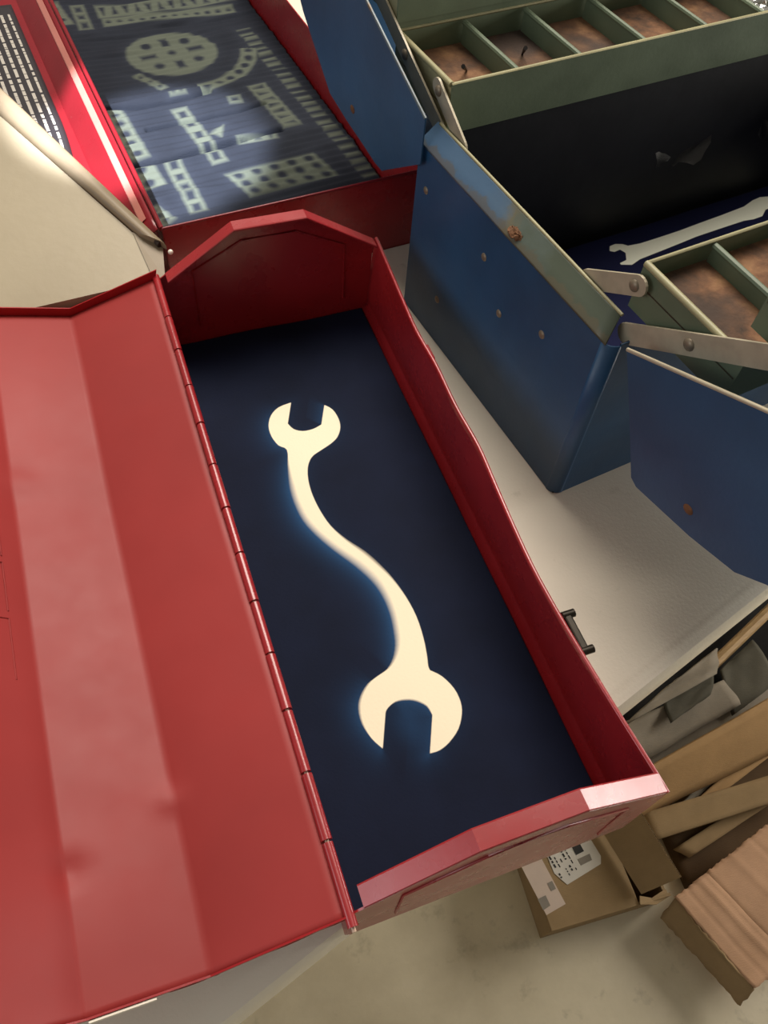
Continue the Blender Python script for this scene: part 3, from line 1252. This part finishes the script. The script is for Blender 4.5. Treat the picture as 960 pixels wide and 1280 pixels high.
# low carton with two labels and one lifted flap
CA = math.radians(-4.8)
O = Vector((.293, -.021, FZ))
CW, CDp, CH = .177, .24, .066
carton = thing('cardboard_box', 'low brown cardboard carton with two shipping labels, on the floor under the red toolbox', 'box', O, CA)
for q4, v in (([(0, 0, .001), (CW, 0, .001), (CW, 0, CH), (0, 0, CH)], (0, .004, 0)), ([(0, CDp, .001), (CW, CDp, .001), (CW, CDp, CH), (0, CDp, CH)], (0, -.004, 0)),
              ([(0, 0.004, .001), (0, CDp - .004, .001), (0, CDp - .004, CH), (0, 0.004, CH)], (.004, 0, 0)),
              ([(CW, 0.004, .001), (CW, CDp - .004, .001), (CW, CDp - .004, CH - .012), (CW, 0.004, CH - .012)], (-.004, 0, 0))):
    bm = bmesh.new()
    plate(bm, q4, v)
    obj('side_panel', bm, 'card', carton)
bm = bmesh.new()
plate(bm, [(0, 0, CH), (.128, .0, CH), (.128, .02, CH), (.122, CDp, CH), (0, CDp, CH)], (0, 0, .004))
obj('top_panel', bm, 'card', carton, bevel=.001)
bm = bmesh.new()
plate(bm, [(.004, .004, .001), (CW - .004, .004, .001), (CW - .004, CDp - .004, .001), (.004, CDp - .004, .001)], (0, 0, .004))
obj('bottom_panel', bm, 'card_dark', carton)
# flap: two liners with a wavy core showing at the cut edge
cinv = Matrix.Rotation(-CA, 4, 'Z')
fa, fb, fc, fd_ = (cinv @ (at(u, v, z) - O) for u, v, z in ((803, 1117, -.655), (752, 1036, -.655), (801, 1014, -.615), (852, 1096, -.615)))
bm = bmesh.new()
fn = (fb - fa).cross(fd_ - fa).normalized()
if fn.z < 0:
    fn = -fn
plate(bm, [fa, fd_, fc, fb], fn * .0006)
plate(bm, [p + fn * .0040 for p in (fa, fd_, fc, fb)], fn * .0006)
flap = obj('flap', bm, 'card', carton)
bm = bmesh.new()
nf = 28
for k in range(nf):
    p0, p1 = fd_.lerp(fc, k / nf), fd_.lerp(fc, (k + .5) / nf)
    p2_ = fd_.lerp(fc, (k + 1) / nf)
    q0, q1, q2 = fa.lerp(fb, k / nf), fa.lerp(fb, (k + .5) / nf), fa.lerp(fb, (k + 1) / nf)
    up = fn * .0038
    lo = fn * .0007
    a_, b_, c_ = bm.verts.new(p0 + lo), bm.verts.new(p1 + up), bm.verts.new(p2_ + lo)
    d_, e_, f_ = bm.verts.new(q0 + lo), bm.verts.new(q1 + up), bm.verts.new(q2 + lo)
    bm.faces.new((a_, b_, e_, d_))
    bm.faces.new((b_, c_, f_, e_))
obj('corrugated_core', bm, 'card_dark', flap)
bm = bmesh.new()
plate(bm, [(.128, .0, CH + .0042), (.132, .010, CH + .0042), (.150, .004, CH - .004), (.176, .010, CH - .010), (.178, .0, CH - .012), (.154, -.005, CH - .006)], (0, 0, .003))
obj('torn_corner', bm, 'card', carton)


def carton_label(px, mat, name='shipping_label'):
    inv = Matrix.Rotation(-CA, 4, 'Z')
    zt = FZ + CH + .0042
    pts = [inv @ (at(u, v, zt) - O) for u, v in px]
    bm = bmesh.new()
    plate(bm, pts, (0, 0, .0006))
    return obj(name, bm, mat, carton), inv, zt


l1, inv, zt = carton_label([(683, 1068), (735, 1044), (751, 1070), (751, 1080), (722, 1098), (709, 1106), (693, 1092)], 'label')
part_label(l1, 'white label with black printed block')


def inkmarks(px_list, mat, parent, nm):
    bm = bmesh.new()
    for q_ in px_list:
        plate(bm, [inv @ (at(u, v, zt + .0008) - O) for u, v in q_], (0, 0, .0002))
    return obj(nm, bm, mat, parent)


inkmarks([[(714, 1057), (724, 1053), (730, 1064), (720, 1069)]], 'ink', l1, 'printed_block')
inkmarks([[(722, 1074), (737, 1067), (740, 1075), (726, 1082)]], 'ink_grey', l1, 'printed_block')
txt = []
rnd = random.Random(5)
for row in range(5):
    k = 0.
    while k < 30:
        ln_ = rnd.choice((2.0, 3.2, 5.0))
        u0, v0 = 685.5 + row * 5.0 + k * .50, 1071 - row * 2.2 + k * .86
        wd3 = 1.9 if row in (0, 3) else 1.2
        if rnd.random() > .22:
            txt.append([(u0, v0), (u0 + wd3, v0 - wd3 * .5), (u0 + wd3 + ln_ * .5, v0 - wd3 * .5 + ln_ * .86), (u0 + ln_ * .5, v0 + ln_ * .86)])
        k += ln_ + 1.6
inkmarks(txt, 'ink', l1, 'printed_text')
l2, inv, zt = carton_label([(652, 1084), (676, 1072), (707, 1130), (683, 1144)], 'label_pink')
part_label(l2, 'pale pinkish label')
inkmarks([[(672, 1124), (682, 1119), (688, 1132), (679, 1138)], [(684, 1104), (690, 1101), (695, 1111), (689, 1114)]], 'ink_grey', l2, 'printed_block')

# sheets and offcuts standing beside the carton
quad_sheet('cardboard_sheet', [at(786, 972, -.63), at(1010, 848, -.63), at(1015, 915, -.695), at(786, 1030, -.695)], 'card_light', .005,
           'broad tan cardboard sheet leaning under the table edge, right of the red toolbox corner', 'cardboard', crump=.002, seed=1)
quad_sheet('cardboard_strip', [at(800, 1018, -.692), at(1000, 958, -.682), at(1000, 992, -.682), at(815, 1052, -.692)], 'card', .004,
           'wide brown cardboard strip lying across the other offcuts', 'cardboard', 'cardboard offcuts on the floor', crump=.002, seed=2)
quad_sheet('cardboard_strip', [at(842, 1062, -.708), at(995, 962, -.702), at(1000, 980, -.702), at(862, 1072, -.708)], 'card', .004,
           'narrow pale cardboard strip under the wide brown strip', 'cardboard', 'cardboard offcuts on the floor', crump=.001, seed=3)
quad_sheet('cardboard_strip', [at(868, 1002, -.707), at(985, 898, -.695), at(990, 925, -.695), at(893, 998, -.707)], 'card_light', .004,
           'slanted tan cardboard strip rising behind the wide brown strip', 'cardboard', 'cardboard offcuts on the floor', crump=.001, seed=4)
quad_sheet('cardboard_strip', [at(848, 1008, -.714), at(905, 950, -.714), at(915, 955, -.714), at(862, 1006, -.714)], 'felt', .004,
           'thin greyish strip between the tan sheet and the slanted strip', 'cardboard', 'cardboard offcuts on the floor', crump=.001, seed=14)
quad_sheet('cardboard_sheet', [at(812, 1010, -.722), at(1010, 890, -.722), at(1020, 1085, -.722), at(856, 1112, -.722)], 'card_dark', .004,  # dark brown paints in the shadows between the strips
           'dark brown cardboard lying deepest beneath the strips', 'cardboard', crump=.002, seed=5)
big = quad_sheet('cardboard_sheet', [at(843, 1122, -.672), at(943, 1236, -.672), at(1090, 1120, -.66), at(972, 1020, -.66)], 'card_pink', .004,
                 'large creased pinkish cardboard sheet with a torn edge, bottom right corner', 'cardboard', crump=.0025, seed=6, nu=24, nv=60,
                 creases=((.10, -.001, .012), (.22, .0018, .02), (.30, -.0012, .010), (.52, .001, .03), (.72, -.001, .02)), edge_rag=.0012)
loc = big.location.copy()
fo = quad_sheet('folded_edge', [p - loc for p in (at(826, 1146, -.70), at(926, 1257, -.70), at(943, 1236, -.672), at(843, 1122, -.672))], 'card', .004, None, None,
                crump=.0012, seed=7, nu=24, nv=4, parent=big, edge_rag=.0015)

# grey packing paper bundled below the table edge
quad_sheet('packing_paper', [at(770, 965, -.70), at(985, 820, -.70), at(1000, 880, -.70), at(790, 1000, -.70)], 'felt', .003,
           'flat grey packing paper folded against the tan cardboard sheet', 'paper', 'packing paper under the table edge', crump=.003, seed=8)
quad_sheet('packing_paper', [at(775, 905, -.655), at(905, 850, -.655), at(925, 880, -.675), at(792, 960, -.68)], 'felt', .003,
           'grey packing paper with a hollow pocket beside the red toolbox', 'paper', 'packing paper under the table edge', crump=.004, seed=9)
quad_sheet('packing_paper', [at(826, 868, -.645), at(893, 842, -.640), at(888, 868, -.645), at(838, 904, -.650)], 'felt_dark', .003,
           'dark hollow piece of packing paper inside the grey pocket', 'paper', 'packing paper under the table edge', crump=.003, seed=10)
quad_sheet('packing_paper', [at(778, 908, -.632), at(842, 851, -.622), at(897, 810, -.615), at(896, 842, -.628)], 'felt', .003,
           'pale upturned edge of packing paper nearest the table edge', 'paper', 'packing paper under the table edge', crump=.003, seed=11)
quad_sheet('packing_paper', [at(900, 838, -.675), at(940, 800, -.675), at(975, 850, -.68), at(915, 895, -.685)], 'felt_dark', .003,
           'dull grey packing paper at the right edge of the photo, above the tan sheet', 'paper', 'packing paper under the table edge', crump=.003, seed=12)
quad_sheet('plastic_bag', [at(740, 905, -.715), at(1010, 690, -.715), at(1030, 800, -.715), at(780, 985, -.715)], 'black_bag', .002,  # added sheet whose black stands for the shade in the gap
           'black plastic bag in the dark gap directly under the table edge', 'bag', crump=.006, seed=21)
bm = bmesh.new()
p0, p1 = at(880, 842, -.69), at(980, 745, -.67)
tube(bm, [p0, p1], .009, 8)
tag(base_at(obj('wooden_slat', bm, 'wood', smooth=40), p0), 'pale slanted bar in the gap under the table edge', 'slat')
